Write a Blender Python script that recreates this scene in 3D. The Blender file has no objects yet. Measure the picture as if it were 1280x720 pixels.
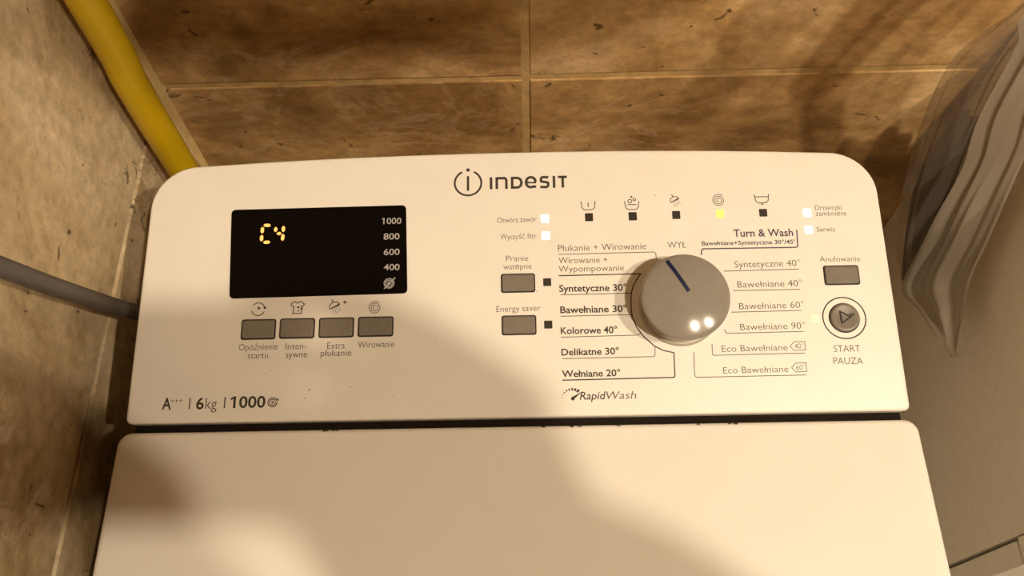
import bpy, bmesh, math, random
from mathutils import Vector, Matrix

scene = bpy.context.scene
COL = scene.collection
H0 = 0.87                                   # height of the washing machine lid above the floor

# ------------------------------------------------------------------ camera
cam_d = bpy.data.cameras.new('camera')
cam = bpy.data.objects.new('camera', cam_d)
COL.objects.link(cam)
cam.location = (0.0077950, -0.1461937, 0.4348808 + H0)
cam.rotation_euler = (0.46889717, 0.02481229, -0.01010721)
cam_d.sensor_width = 36.0
cam_d.lens = 1119.35 / 1280 * 36.0
cam_d.clip_start = 0.001
scene.camera = cam

# ------------------------------------------------------------------ world and exposure
world = bpy.data.worlds.new('world')
scene.world = world
world.use_nodes = True
world.node_tree.nodes['Background'].inputs[0].default_value = (1.0, 0.75, 0.5, 1)
world.node_tree.nodes['Background'].inputs[1].default_value = 0.02
scene.view_settings.view_transform = 'Standard'
scene.view_settings.look = 'None'
scene.view_settings.gamma = 1.0
scene.view_settings.use_curve_mapping = False
scene.view_settings.exposure = 0.0

# the two ceiling bulbs: positions (x, y, height above floor) and strength
BULBS = [(0.523, -0.60, 1.396 + H0, 2200.0), (0.93, -0.507, 1.41 + H0, 2150.0)]
BULB_R = 0.027
BULB_COL = (1.0, 0.82, 0.60)

# where the phone sits round its lens (mm) and where the elbow and shoulder are (metres, from the lid)
PHX, PHY = 0.0, -31.0
ELBOW, SHOULDER = (0.325, -0.415, 0.39), (0.33, -0.66, 0.56)

# ------------------------------------------------------------------ materials
def new_mat(name):
    m = bpy.data.materials.new(name)
    m.use_nodes = True
    nt = m.node_tree
    return m, nt, nt.nodes['Principled BSDF']

def plain(name, col, rough=0.5, metal=0.0, spec=0.5, noise=0.0, nscale=60.0, coat=0.0, bump=0.0):
    m, nt, b = new_mat(name)
    b.inputs['Base Color'].default_value = (*col, 1)
    b.inputs['Roughness'].default_value = rough
    b.inputs['Metallic'].default_value = metal
    b.inputs['Specular IOR Level'].default_value = spec
    b.inputs['Coat Weight'].default_value = coat
    if noise or bump:
        tc = nt.nodes.new('ShaderNodeTexCoord')
        n = nt.nodes.new('ShaderNodeTexNoise')
        n.inputs['Scale'].default_value = nscale
        n.inputs['Detail'].default_value = 5
        nt.links.new(tc.outputs['Object'], n.inputs['Vector'])
        if noise:
            r = nt.nodes.new('ShaderNodeValToRGB')
            r.color_ramp.elements[0].position = 0.3
            r.color_ramp.elements[1].position = 0.7
            r.color_ramp.elements[0].color = (*[c * (1 - noise) for c in col], 1)
            r.color_ramp.elements[1].color = (*[min(1, c * (1 + noise)) for c in col], 1)
            nt.links.new(n.outputs['Fac'], r.inputs['Fac'])
            nt.links.new(r.outputs['Color'], b.inputs['Base Color'])
        if bump:
            bp = nt.nodes.new('ShaderNodeBump')
            bp.inputs['Strength'].default_value = bump
            bp.inputs['Distance'].default_value = 0.001
            nt.links.new(n.outputs['Fac'], bp.inputs['Height'])
            nt.links.new(bp.outputs['Normal'], b.inputs['Normal'])
    return m

def emit(name, col, strength):
    m, nt, b = new_mat(name)
    b.inputs['Base Color'].default_value = (*[0.15*c for c in col], 1)
    b.inputs['Emission Color'].default_value = (*col, 1)
    b.inputs['Emission Strength'].default_value = strength
    return m

def tile_mat(name, dark, mid, light, vein, stretch, seed, vein_amt=0.5):
    """travertine look: soft clouds, pale branching veins and small dark pits"""
    m, nt, b = new_mat(name)
    N, Lk = nt.nodes, nt.links
    tc = N.new('ShaderNodeTexCoord')
    oi = N.new('ShaderNodeObjectInfo')
    mul = N.new('ShaderNodeMath'); mul.operation = 'MULTIPLY'; mul.inputs[1].default_value = 31.7
    Lk.new(oi.outputs['Random'], mul.inputs[0])
    add = N.new('ShaderNodeVectorMath'); add.operation = 'ADD'
    Lk.new(tc.outputs['Object'], add.inputs[0])
    comb = N.new('ShaderNodeCombineXYZ')
    for i in range(3):
        Lk.new(mul.outputs[0], comb.inputs[i])
    Lk.new(comb.outputs[0], add.inputs[1])
    mp = N.new('ShaderNodeMapping')
    mp.inputs['Scale'].default_value = stretch
    mp.inputs['Location'].default_value = (seed, seed * 1.7, seed * 0.3)
    Lk.new(add.outputs[0], mp.inputs['Vector'])
    def noise(scale, detail, rough=0.6, dist=0.0, kind='FBM'):
        n = N.new('ShaderNodeTexNoise')
        n.inputs['Scale'].default_value = scale
        n.inputs['Detail'].default_value = detail
        n.inputs['Roughness'].default_value = rough
        n.inputs['Distortion'].default_value = dist
        Lk.new(mp.outputs[0], n.inputs['Vector'])
        return n
    cloud = noise(9, 8, 0.62, 0.6)
    rc = N.new('ShaderNodeValToRGB')
    e = rc.color_ramp.elements
    e[0].position = 0.36; e[0].color = (*dark, 1)
    e[1].position = 0.64; e[1].color = (*light, 1)
    k = e.new(0.5); k.color = (*mid, 1)
    Lk.new(cloud.outputs['Fac'], rc.inputs['Fac'])
    # veins: thin bands where a distorted noise crosses its middle value
    vn = noise(10, 8, 0.65, 1.6)
    sub = N.new('ShaderNodeMath'); sub.operation = 'SUBTRACT'; sub.inputs[1].default_value = 0.5
    Lk.new(vn.outputs['Fac'], sub.inputs[0])
    ab = N.new('ShaderNodeMath'); ab.operation = 'ABSOLUTE'
    Lk.new(sub.outputs[0], ab.inputs[0])
    rv = N.new('ShaderNodeMapRange')
    rv.inputs['From Min'].default_value = 0.0; rv.inputs['From Max'].default_value = 0.030
    rv.inputs['To Min'].default_value = vein_amt; rv.inputs['To Max'].default_value = 0.0
    Lk.new(ab.outputs[0], rv.inputs['Value'])
    gate = noise(5, 3)
    gr = N.new('ShaderNodeMapRange')
    gr.inputs['From Min'].default_value = 0.48; gr.inputs['From Max'].default_value = 0.62
    Lk.new(gate.outputs['Fac'], gr.inputs['Value'])
    gm = N.new('ShaderNodeMath'); gm.operation = 'MULTIPLY'
    Lk.new(rv.outputs[0], gm.inputs[0]); Lk.new(gr.outputs[0], gm.inputs[1])
    mx = N.new('ShaderNodeMix'); mx.data_type = 'RGBA'
    Lk.new(gm.outputs[0], mx.inputs['Factor'])
    Lk.new(rc.outputs['Color'], mx.inputs['A'])
    mx.inputs['B'].default_value = (*vein, 1)
    # pits
    pn = noise(48, 4, 0.6, 1.2)
    rp = N.new('ShaderNodeMapRange')
    rp.inputs['From Min'].default_value = 0.66; rp.inputs['From Max'].default_value = 0.69
    rp.inputs['To Min'].default_value = 0.0; rp.inputs['To Max'].default_value = 0.8
    Lk.new(pn.outputs['Fac'], rp.inputs['Value'])
    mp2 = N.new('ShaderNodeMix'); mp2.data_type = 'RGBA'
    Lk.new(rp.outputs[0], mp2.inputs['Factor'])
    Lk.new(mx.outputs['Result'], mp2.inputs['A'])
    mp2.inputs['B'].default_value = (*[c * 0.3 for c in dark], 1)
    # fine grain
    fn = noise(120, 5, 0.7)
    fr = N.new('ShaderNodeMapRange')
    fr.inputs['From Min'].default_value = 0.3; fr.inputs['From Max'].default_value = 0.7
    fr.inputs['To Min'].default_value = 0.76; fr.inputs['To Max'].default_value = 1.24
    Lk.new(fn.outputs['Fac'], fr.inputs['Value'])
    fm = N.new('ShaderNodeVectorMath'); fm.operation = 'SCALE'
    Lk.new(mp2.outputs['Result'], fm.inputs[0]); Lk.new(fr.outputs[0], fm.inputs['Scale'])
    Lk.new(fm.outputs[0], b.inputs['Base Color'])
    b.inputs['Roughness'].default_value = 0.5
    b.inputs['Specular IOR Level'].default_value = 0.25
    bp = N.new('ShaderNodeBump'); bp.inputs['Strength'].default_value = 0.25; bp.inputs['Distance'].default_value = 0.001
    Lk.new(cloud.outputs['Fac'], bp.inputs['Height'])
    Lk.new(bp.outputs['Normal'], b.inputs['Normal'])
    return m

M = {}
M['white'] = plain('white_plastic', (0.83, 0.80, 0.74), 0.38, noise=0.02, nscale=40)
M['lid'] = plain('white_enamel', (0.83, 0.80, 0.74), 0.42, noise=0.015, nscale=25)
M['near_black'] = plain('near_black_matte', (0.014, 0.009, 0.006), 0.8, spec=0.1)  # near black: shade painted in the lid gap, also feet and lampshades
M['print'] = plain('dark_print', (0.040, 0.030, 0.018), 0.6)
M['print_soft'] = plain('fine_print', (0.088, 0.070, 0.05), 0.6)
M['print_blue'] = plain('violet_print', (0.06, 0.05, 0.085), 0.6)
M['screen'] = plain('black_screen', (0.002, 0.0012, 0.0012), 0.3, spec=0.12)
M['screen_print'] = plain('grey_screen_print', (0.42, 0.40, 0.40), 0.6)
M['key'] = plain('grey_key', (0.20, 0.175, 0.145), 0.32, noise=0.06, nscale=300)
M['key_gap'] = plain('dark_key_gap', (0.02, 0.014, 0.009), 0.6)
M['knob'] = plain('grey_knob', (0.26, 0.235, 0.20), 0.14, noise=0.03, nscale=200)
M['knob_skirt'] = plain('knob_collar', (0.40, 0.36, 0.31), 0.35)
M['pointer'] = plain('navy_pointer', (0.008, 0.012, 0.055), 0.45)
M['led_off'] = plain('unlit_light', (0.028, 0.019, 0.010), 0.45)
M['led_white'] = emit('white_light', (1.0, 0.93, 0.84), 3.2)
M['led_yellow'] = emit('yellow_light', (1.0, 0.92, 0.16), 1.1)
M['led_pale'] = emit('pale_yellow_light', (1.0, 0.95, 0.50), 1.0)
M['segment'] = emit('amber_segment', (1.0, 0.43, 0.10), 1.7)
M['tile_back'] = tile_mat('brown_travertine', (0.26, 0.145, 0.052), (0.48, 0.30, 0.125), (0.70, 0.49, 0.26), (0.80, 0.62, 0.42), (0.85, 1, 1.25), 3.1, 0.2)
M['tile_left'] = tile_mat('beige_travertine', (0.27, 0.18, 0.085), (0.53, 0.41, 0.245), (0.68, 0.56, 0.385), (0.74, 0.64, 0.50), (1, 1, 1), 7.3, 0.55)
M['tile_floor'] = tile_mat('cream_floor_stone', (0.50, 0.43, 0.34), (0.60, 0.53, 0.43), (0.68, 0.61, 0.51), (0.7, 0.65, 0.55), (1, 1, 1), 5.2, 0.2)
M['grout'] = plain('sandy_grout', (0.50, 0.34, 0.14), 0.9, noise=0.2, nscale=90, bump=0.4)
M['plaster'] = plain('cream_plaster', (0.17, 0.14, 0.11), 0.85, noise=0.03, nscale=20)
M['yellow'] = plain('yellow_sleeve', (0.52, 0.345, 0.004), 0.42, noise=0.06, nscale=35)
M['hose'] = plain('grey_hose_rubber', (0.105, 0.088, 0.08), 0.5, noise=0.1, nscale=120)
M['cabinet'] = plain('grey_laminate', (0.74, 0.68, 0.57), 0.5, noise=0.04, nscale=180)
M['dark_inside'] = plain('dark_carcass', (0.03, 0.022, 0.015), 0.8)
M['shelf'] = plain('pale_shelf_board', (0.5, 0.42, 0.32), 0.5, noise=0.05, nscale=15)
M['metal'] = plain('brushed_metal', (0.6, 0.58, 0.55), 0.3, metal=1.0)
M['phone'] = plain('black_phone', (0.02, 0.02, 0.022), 0.3)
M['glass'] = plain('lens_glass', (0.01, 0.01, 0.015), 0.05)
M['skin'] = plain('skin', (0.55, 0.33, 0.23), 0.55, noise=0.06, nscale=60)
M['sleeve'] = plain('grey_knit_sleeve', (0.14, 0.14, 0.16), 0.9, noise=0.2, nscale=400)
M['bulb'] = emit('warm_bulb', BULB_COL, 0.0)
M['shading'] = plain('dark_maroon_shading', (0.030, 0.010, 0.005), 0.9, noise=0.3, nscale=300)  # shade of the curtain fold, put into the colour of an added sheet
M['bead'] = plain('golden_sealant', (0.60, 0.43, 0.19), 0.7, noise=0.1, nscale=120)
M['speck'] = plain('grime', (0.10, 0.07, 0.045), 0.9)

def sheet_mat(name, clear):
    m, nt, b = new_mat(name)
    N, Lk = nt.nodes, nt.links
    out = N['Material Output']
    b.inputs['Base Color'].default_value = (0.37, 0.325, 0.265, 1)
    b.inputs['Roughness'].default_value = 0.45
    tr = N.new('ShaderNodeBsdfTranslucent'); tr.inputs['Color'].default_value = (0.40, 0.34, 0.26, 1)
    tp = N.new('ShaderNodeBsdfTransparent'); tp.inputs['Color'].default_value = (0.85, 0.80, 0.72, 1)
    a = N.new('ShaderNodeMixShader'); a.inputs[0].default_value = 0.30
    c = N.new('ShaderNodeMixShader'); c.inputs[0].default_value = clear
    tc = N.new('ShaderNodeTexCoord')
    no = N.new('ShaderNodeTexNoise'); no.inputs['Scale'].default_value = 18; no.inputs['Detail'].default_value = 6
    Lk.new(tc.outputs['Object'], no.inputs['Vector'])
    bp = N.new('ShaderNodeBump'); bp.inputs['Strength'].default_value = 0.5; bp.inputs['Distance'].default_value = 0.004
    Lk.new(no.outputs['Fac'], bp.inputs['Height'])
    Lk.new(bp.outputs['Normal'], b.inputs['Normal'])
    Lk.new(b.outputs[0], a.inputs[1]); Lk.new(tr.outputs[0], a.inputs[2])
    Lk.new(a.outputs[0], c.inputs[1]); Lk.new(tp.outputs[0], c.inputs[2])
    Lk.new(c.outputs[0], out.inputs['Surface'])
    return m
M['sheet'] = sheet_mat('cloudy_plastic_sheet', 0.12)
M['sheet_thin'] = sheet_mat('thin_plastic_sheet', 0.62)

# ------------------------------------------------------------------ helpers
def link(name, bm, mat, parent=None, smooth=False, matrix=None):
    me = bpy.data.meshes.new(name)
    bmesh.ops.recalc_face_normals(bm, faces=bm.faces)
    bm.to_mesh(me); bm.free()
    me.materials.append(mat)
    if smooth:
        for p in me.polygons:
            p.use_smooth = True
    o = bpy.data.objects.new(name, me)
    COL.objects.link(o)
    if parent: o.parent = parent
    if matrix is not None: o.matrix_local = matrix
    return o

def tag(o, label=None, cat=None, group=None, kind=None):
    if label: o['label'] = label
    if cat: o['category'] = cat
    if group: o['group'] = group
    if kind: o['kind'] = kind
    return o

def empty(name, loc, label=None, cat=None, group=None):
    o = bpy.data.objects.new(name, None)
    o.empty_display_size = 0.05
    COL.objects.link(o)
    o.location = loc
    return tag(o, label, cat, group)

def box(bm, x0, x1, y0, y1, z0, z1, bev=0.0, seg=2):
    r = bmesh.ops.create_cube(bm, size=1.0, matrix=Matrix.Translation(((x0+x1)/2, (y0+y1)/2, (z0+z1)/2)) @ Matrix.Diagonal((x1-x0, y1-y0, z1-z0, 1)))
    if bev:
        vs = r['verts']
        es = list({e for v in vs for e in v.link_edges})
        bmesh.ops.bevel(bm, geom=es, offset=bev, segments=seg, profile=0.5, affect='EDGES')
    return bm

def tube(bm, pts, rad, seg=16, closed_ends=True):
    """sweep a circle along a list of points"""
    pts = [Vector(p) for p in pts]
    rings = []
    up = Vector((0.123, 0.231, 0.97)).normalized()
    prev_n = None
    for i, p in enumerate(pts):
        t = (pts[min(i+1, len(pts)-1)] - pts[max(i-1, 0)]).normalized()
        if prev_n is None:
            n = t.cross(up)
            if n.length < 1e-3: n = t.cross(Vector((1, 0, 0)))
            n.normalize()
        else:
            n = (prev_n - t * prev_n.dot(t)).normalized()
        prev_n = n
        b_ = t.cross(n)
        r = rad[i] if isinstance(rad, (list, tuple)) else rad
        rings.append([bm.verts.new(p + (n*math.cos(2*math.pi*k/seg) + b_*math.sin(2*math.pi*k/seg))*r) for k in range(seg)])
    for a, b_ in zip(rings, rings[1:]):
        for k in range(seg):
            bm.faces.new((a[k], a[(k+1) % seg], b_[(k+1) % seg], b_[k]))
    if closed_ends:
        bm.faces.new(rings[0]); bm.faces.new(rings[-1])
    return bm

def spline(ctrl, n):
    """Catmull-Rom through control points"""
    P = [Vector(c) for c in ctrl]
    P = [P[0]*2-P[1]] + P + [P[-1]*2-P[-2]]
    out = []
    for i in range(1, len(P)-2):
        for k in range(n):
            t = k/n
            a, b_, c, d = P[i-1], P[i], P[i+1], P[i+2]
            out.append(0.5*((2*b_) + (c-a)*t + (2*a-5*b_+4*c-d)*t*t + (-a+3*b_-3*c+d)*t*t*t))
    out.append(P[-2])
    return out

def lathe(bm, prof, seg=64, cap=True):
    """profile of (radius, height) turned about local Z"""
    rings = []
    for r, z in prof:
        if r < 1e-7: rings.append([bm.verts.new((0, 0, z))])
        else: rings.append([bm.verts.new((r*math.cos(2*math.pi*k/seg), r*math.sin(2*math.pi*k/seg), z)) for k in range(seg)])
    for a, b_ in zip(rings, rings[1:]):
        for k in range(seg):
            k2 = (k+1) % seg
            if len(a) == 1: bm.faces.new((a[0], b_[k], b_[k2]))
            elif len(b_) == 1: bm.faces.new((a[k], a[k2], b_[0]))
            else: bm.faces.new((a[k], a[k2], b_[k2], b_[k]))
    return bm

def rounded_rect(w, h, r, n=5):
    pts = []
    for cx, cy, a0 in ((w/2-r, -h/2+r, -90), (w/2-r, h/2-r, 0), (-w/2+r, h/2-r, 90), (-w/2+r, -h/2+r, 180)):
        for k in range(n+1):
            a = math.radians(a0 + 90*k/n)
            pts.append((cx + r*math.cos(a), cy + r*math.sin(a)))
    return pts

def round_poly(corners, r, n=5):
    """polygon with each corner cut by an arc-like quadratic of size r"""
    out = []
    m = len(corners)
    for i in range(m):
        p = Vector(corners[i]); a = Vector(corners[i-1]); b_ = Vector(corners[(i+1) % m])
        s = p + (a-p).normalized()*r; e = p + (b_-p).normalized()*r
        for k in range(n+1):
            t = k/n
            q = s*(1-t)**2 + p*2*t*(1-t) + e*t*t
            out.append((q.x, q.y))
    return out

def slab(bm, outline, rings):
    """stack insets of a CCW outline: rings = [(inset, height), ...]; capped at the last ring"""
    n = len(outline)
    P = [Vector((x, y)) for x, y in outline]
    nor = []
    for i in range(n):
        t = (P[(i+1) % n]-P[i-1])
        t.normalize()
        nor.append(Vector((-t.y, t.x)))
    R_ = []
    for ins, z in rings:
        R_.append([bm.verts.new((P[i].x+nor[i].x*ins, P[i].y+nor[i].y*ins, z)) for i in range(n)])
    for a, b_ in zip(R_, R_[1:]):
        for i in range(n):
            j = (i+1) % n
            bm.faces.new((a[i], a[j], b_[j], b_[i]))
    bm.faces.new(R_[-1])
    return R_

# ------------------------------------------------------------------ the room
XL, YW = -0.228, 0.2327            # faces of the left and the back wall
XR, YF, ZC = 1.60, -1.60, 2.55
JZ = -0.0157 + H0                  # height of the tile joint in view
JX = 0.0094                        # vertical joint in view
TW, TH, G, GL = 0.36, 0.25, 0.0050, 0.0019
random.seed(4)

def struct(name, bm, mat):
    return tag(link(name, bm, mat), kind='structure')

floor = struct('floor', box(bmesh.new(), XL-0.1, XR+0.1, YF-0.1, YW+0.1, -0.1, -0.004), M['grout'])
ceiling = struct('ceiling', box(bmesh.new(), XL-0.1, XR+0.1, YF-0.1, YW+0.1, ZC, ZC+0.1), M['plaster'])
wall_back = struct('wall_back', box(bmesh.new(), XL-0.1, XR+0.1, YW+0.0009, YW+0.1, -0.004, ZC), M['grout'])
wall_left = struct('wall_left', box(bmesh.new(), XL-0.1, XL-0.0028, YF-0.1, YW+0.0028, -0.004, ZC), M['grout'])
wall_right = struct('wall_right', box(bmesh.new(), XR, XR+0.1, YF-0.1, YW+0.0028, -0.004, ZC), M['plaster'])
wall_front = struct('wall_front', box(bmesh.new(), XL-0.0028, XR, YF-0.1, YF, -0.004, ZC), M['plaster'])

tile_mesh = {}
def tile(parent, kind, mat, a0, a1, b0, b1):
    """one tile: its face lies on the wall plane, edges bevelled; a = along the wall, b = height (or depth on the floor)"""
    w, h = round(a1-a0, 4), round(b1-b0, 4)
    key = (kind, w, h)
    if key not in tile_mesh:
        bm = bmesh.new()
        slab(bm, [(-w/2, -h/2), (w/2, -h/2), (w/2, h/2), (-w/2, h/2)], [(0, -0.006), (0, -0.0010), (0.0003, -0.0003), (0.0010, 0.0)])
        rot = {'back': Matrix(((1, 0, 0, 0), (0, 0, -1, 0), (0, 1, 0, 0), (0, 0, 0, 1))),
               'left': Matrix(((0, 0, 1, 0), (1, 0, 0, 0), (0, 1, 0, 0), (0, 0, 0, 1))),
               'floor': Matrix.Identity(4)}[kind]
        bm.transform(rot)
        me = bpy.data.meshes.new('tile')
        bmesh.ops.recalc_face_normals(bm, faces=bm.faces)
        bm.to_mesh(me); bm.free(); me.materials.append(mat)
        tile_mesh[key] = me
    o = bpy.data.objects.new('tile', tile_mesh[key])
    COL.objects.link(o)
    o.parent = parent
    ca, cb = (a0+a1)/2, (b0+b1)/2
    j = random.uniform(-0.0003, 0.0003)
    o.location = {'back': (ca, YW+j, cb), 'left': (XL+j, ca, cb), 'floor': (ca, cb, j)}[kind]
    return o

def cuts(lo, hi, ref, step):
    k = math.floor((lo-ref)/step)
    e = [lo]
    x = ref + step*(k+1)
    while x < hi-0.02:
        if x > lo+0.02: e.append(x)
        x += step
    e.append(hi)
    return list(zip(e, e[1:]))

for a0, a1 in cuts(XL, XR, JX, TW):
    for b0, b1 in cuts(0.0, ZC, JZ, TH):
        tile(wall_back, 'back', M['tile_back'], a0+G/2, a1-G/2, b0+G/2, b1-G/2)
for a0, a1 in cuts(YF, YW, YW, 0.40):
    for b0, b1 in cuts(0.0, ZC, JZ, TH):
        tile(wall_left, 'left', M['tile_left'], a0+GL/2, a1-GL/2, b0+GL/2, b1-GL/2)
for a0, a1 in cuts(XL, XR, 0.06, 0.33):
    for b0, b1 in cuts(YF, YW, -0.35, 0.33):
        tile(floor, 'floor', M['tile_floor'], a0+G/2, a1-G/2, b0+G/2, b1-G/2)

# bead of sealant in the corner of the two tiled walls
bm = bmesh.new()
pts = [(XL-0.0005, YW+0.0005), (XL-0.0005, YW-0.0045), (XL+0.0012, YW-0.0028), (XL+0.0028, YW-0.0012), (XL+0.0045, YW+0.0005)]
lo = [bm.verts.new((x, y, 0.001)) for x, y in pts]; hi = [bm.verts.new((x, y, ZC-0.001)) for x, y in pts]
for i in range(5):
    j = (i+1) % 5
    bm.faces.new((lo[i], lo[j], hi[j], hi[i]))
bm.faces.new(lo); bm.faces.new(hi)
struct('trim_1', bm, M['bead'])

# ------------------------------------------------------------------ ceiling lamps
lamp_words = ['round ceiling lamp with a bare warm bulb, nearer the washing machine', 'round ceiling lamp with a bare warm bulb, farther from the washing machine']
for (x, y, z, power), words in zip(BULBS, lamp_words):
    t = empty('ceiling_lamp', (x, y, ZC), words, 'lamp', 'ceiling lamps')
    bm = lathe(bmesh.new(), [(0.0, 0.0), (0.055, 0.0), (0.055, -0.012), (0.048, -0.02), (0.02, -0.022), (0.012, -0.03), (0.012, z-ZC+BULB_R+0.03), (0.0, z-ZC+BULB_R+0.03)], 32)
    link('lamp_base', bm, M['metal'], t, True)
    bm = lathe(bmesh.new(), [(0.0, z-ZC+BULB_R+0.032), (0.0125, z-ZC+BULB_R+0.03), (0.0145, z-ZC+BULB_R), (0.012, z-ZC+BULB_R*0.85), (0.0, z-ZC+BULB_R*0.85)], 24)
    link('lamp_socket', bm, M['shelf'], t, True)
    zb = z-ZC                                        # a deep dark shade keeps the light off the ceiling
    bm = lathe(bmesh.new(), [(0.0125, zb+BULB_R+0.03), (0.034, zb+BULB_R+0.022), (0.050, zb+0.01), (0.062, zb-0.034), (0.0605, zb-0.034), (0.0485, zb+0.008), (0.033, zb+BULB_R+0.018), (0.0125, zb+BULB_R+0.026)], 32)
    link('lamp_shade', bm, M['near_black'], t, True)
    bm = bmesh.new()
    bmesh.ops.create_uvsphere(bm, u_segments=24, v_segments=16, radius=BULB_R)
    mb = emit('warm_bulb', BULB_COL, power)
    link('bulb', bm, mb, t, True, Matrix.Translation((0, 0, z-ZC)))

# ------------------------------------------------------------------ washing machine
TILT = 0.18330
PO = Vector((0, 0, 0.00218))               # panel front edge above the lid plane
wm = empty('washing_machine', (0, 0, 0), 'white top-loading washing machine with a black display and grey dial on its sloped panel', 'washing machine')
LIDM = Matrix.Translation((0, 0, H0))
PANM = Matrix.Translation(PO + Vector((0, 0, H0))) @ Matrix.Rotation(TILT, 4, 'X')
mm = 0.001

bm = box(bmesh.new(), -0.1985, 0.1985, -0.455, 0.135, 0.02, H0-0.018, 0.004)
link('cabinet', bm, M['lid'], wm)
for x in (-0.16, 0.16):
    for y in (-0.42, 0.10):
        f = link('foot', lathe(bmesh.new(), [(0, 0), (0.022, 0), (0.022, 0.006), (0.012, 0.01), (0.012, 0.024), (0, 0.024)], 20), M['near_black'], wm, True, Matrix.Translation((x, y, 0)))

# lid: a shallow slab, edges rolled over
bm = bmesh.new()
out = []
for cx, cy, r, a0 in ((0.202-0.02, -0.46+0.02, 0.02, -90), (0.202-0.007, -0.0034-0.007, 0.007, 0), (-0.2022+0.007, -0.0034-0.007, 0.007, 90), (-0.2022+0.02, -0.46+0.02, 0.02, 180)):
    for k in range(8):
        a = math.radians(a0+90*k/7)
        out.append((cx+r*math.cos(a), cy+r*math.sin(a)))
R_ = 0.0032
slab(bm, out, [(0, -0.022)] + [(R_*(1-math.cos(math.radians(a))), -R_+R_*math.sin(math.radians(a))) for a in range(0, 91, 15)])
lid = link('lid', bm, M['lid'], wm, False, LIDM)
# strip painted near black as the shade down in the gap behind the lid
bm = bmesh.new()
box(bm, -0.1965, 0.1965, -0.009, 0.003, -0.020, -0.0062, 0.001)
link('gap_shade_strip', bm, M['near_black'], wm, False, LIDM)

# control panel: rounded far corners, bowed far edge, rolled edges
bm = bmesh.new()
out = []
def topv(u): return 146.3 - 4.6*(abs(u)/176)**2.2
for k in range(6):
    a = math.radians(-90+90*k/5); out.append((195.5+3*math.cos(a), 3+3*math.sin(a)))
CR = 25.0
for k in range(13):                                     # far right corner
    a = math.radians(90*k/12)
    out.append((197.3-CR+CR*math.cos(a), topv(171)-CR+CR*math.sin(a)))
for k in range(1, 24):
    u = 171 - 342*k/24
    out.append((u, topv(u)))
for k in range(13):
    a = math.radians(90+90*k/12)
    out.append((-197.3+CR+CR*math.cos(a), topv(171)-CR+CR*math.sin(a)))
for k in range(6):
    a = math.radians(180+90*k/5); out.append((-195.5+3*math.cos(a), 3+3*math.sin(a)))
out = [(x*mm, y*mm) for x, y in out]
R_ = 0.0017
slab(bm, out, [(0.001, -0.030), (0, -R_)] + [(R_*(1-math.cos(math.radians(a))), -R_+R_*math.sin(math.radians(a))) for a in range(15, 91, 15)])
panel = link('control_panel', bm, M['white'], wm, False, PANM)
for o in (lid, panel):                                  # smooth only the rolled edges, keep the big faces flat
    for p in o.data.polygons:
        p.use_smooth = len(p.vertices) == 4
    o.data.set_sharp_from_angle(angle=math.radians(40))

def flat(bm, pts, h0, h1):
    """thin printed or moulded shape lying on the panel; pts in mm"""
    a = [bm.verts.new((x*mm, y*mm, h1)) for x, y in pts]
    b_ = [bm.verts.new((x*mm, y*mm, h0)) for x, y in pts]
    bm.faces.new(a)
    n = len(pts)
    for i in range(n):
        j = (i+1) % n
        bm.faces.new((a[i], b_[i], b_[j], a[j]))

def disc(bm, c, r, n=16, h=0.00006, squash=1.0):
    flat(bm, [(c[0]+r*math.cos(2*math.pi*k/n), c[1]+r*squash*math.sin(2*math.pi*k/n)) for k in range(n)], 0, h)

def ribbon(bm, pts, w, h=0.00006, closed=False):
    """line of width w (mm) through points on the panel"""
    P = [Vector(p[:2]) for p in pts]
    n = len(P)
    L, Rr = [], []
    for i in range(n):
        a = P[i-1] if (i > 0 or closed) else None
        b_ = P[(i+1) % n] if (i < n-1 or closed) else None
        d1 = (P[i]-a).normalized() if a is not None else (b_-P[i]).normalized()
        d2 = (b_-P[i]).normalized() if b_ is not None else d1
        t = d1+d2
        if t.length < 1e-4: t = d2
        t.normalize()
        nrm = Vector((-t.y, t.x))
        k = max(0.45, abs(nrm.dot(Vector((-d2.y, d2.x)))))
        L.append(P[i]+nrm*w/2/k); Rr.append(P[i]-nrm*w/2/k)
    vl = [bm.verts.new((p.x*mm, p.y*mm, h)) for p in L]
    vr = [bm.verts.new((p.x*mm, p.y*mm, h)) for p in Rr]
    wl = [bm.verts.new((p.x*mm, p.y*mm, 0)) for p in L]
    wr = [bm.verts.new((p.x*mm, p.y*mm, 0)) for p in Rr]
    for i in range(n if closed else n-1):
        j = (i+1) % n
        bm.faces.new((vl[i], vr[i], vr[j], vl[j]))
        bm.faces.new((vl[i], vl[j], wl[j], wl[i]))
        bm.faces.new((vr[i], wr[i], wr[j], vr[j]))

def arc(c, r, a0, a1, n=24, ry=None):
    ry = ry or r
    return [(c[0]+r*math.cos(math.radians(a0+(a1-a0)*k/n)), c[1]+ry*math.sin(math.radians(a0+(a1-a0)*k/n))) for k in range(n+1)]

# --- lettering
STYLE = {0: ('print_soft', -0.006, 0), 1: ('print', 0.019, 0), 2: ('screen_print', 0.010, 0), 3: ('print_blue', 0.016, 0), 4: ('print_soft', -0.004, 0.2), 5: ('print', 0.008, 0.2)}
def text_mesh(s, offset, shear):
    cu = bpy.data.curves.new('lettering', 'FONT')
    cu.body = s
    cu.size = 1.0
    cu.offset = offset
    cu.shear = shear
    cu.resolution_u = 3
    cu.fill_mode = 'FRONT'
    ob = bpy.data.objects.new('lettering', cu)
    COL.objects.link(ob)
    dg = bpy.context.evaluated_depsgraph_get()
    me = bpy.data.meshes.new_from_object(ob.evaluated_get(dg))
    bpy.data.objects.remove(ob)
    bpy.data.curves.remove(cu)
    return me
_h = text_mesh('H', 0, 0)
CAP = max(v.co.y for v in _h.vertices) - min(v.co.y for v in _h.vertices)

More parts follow.
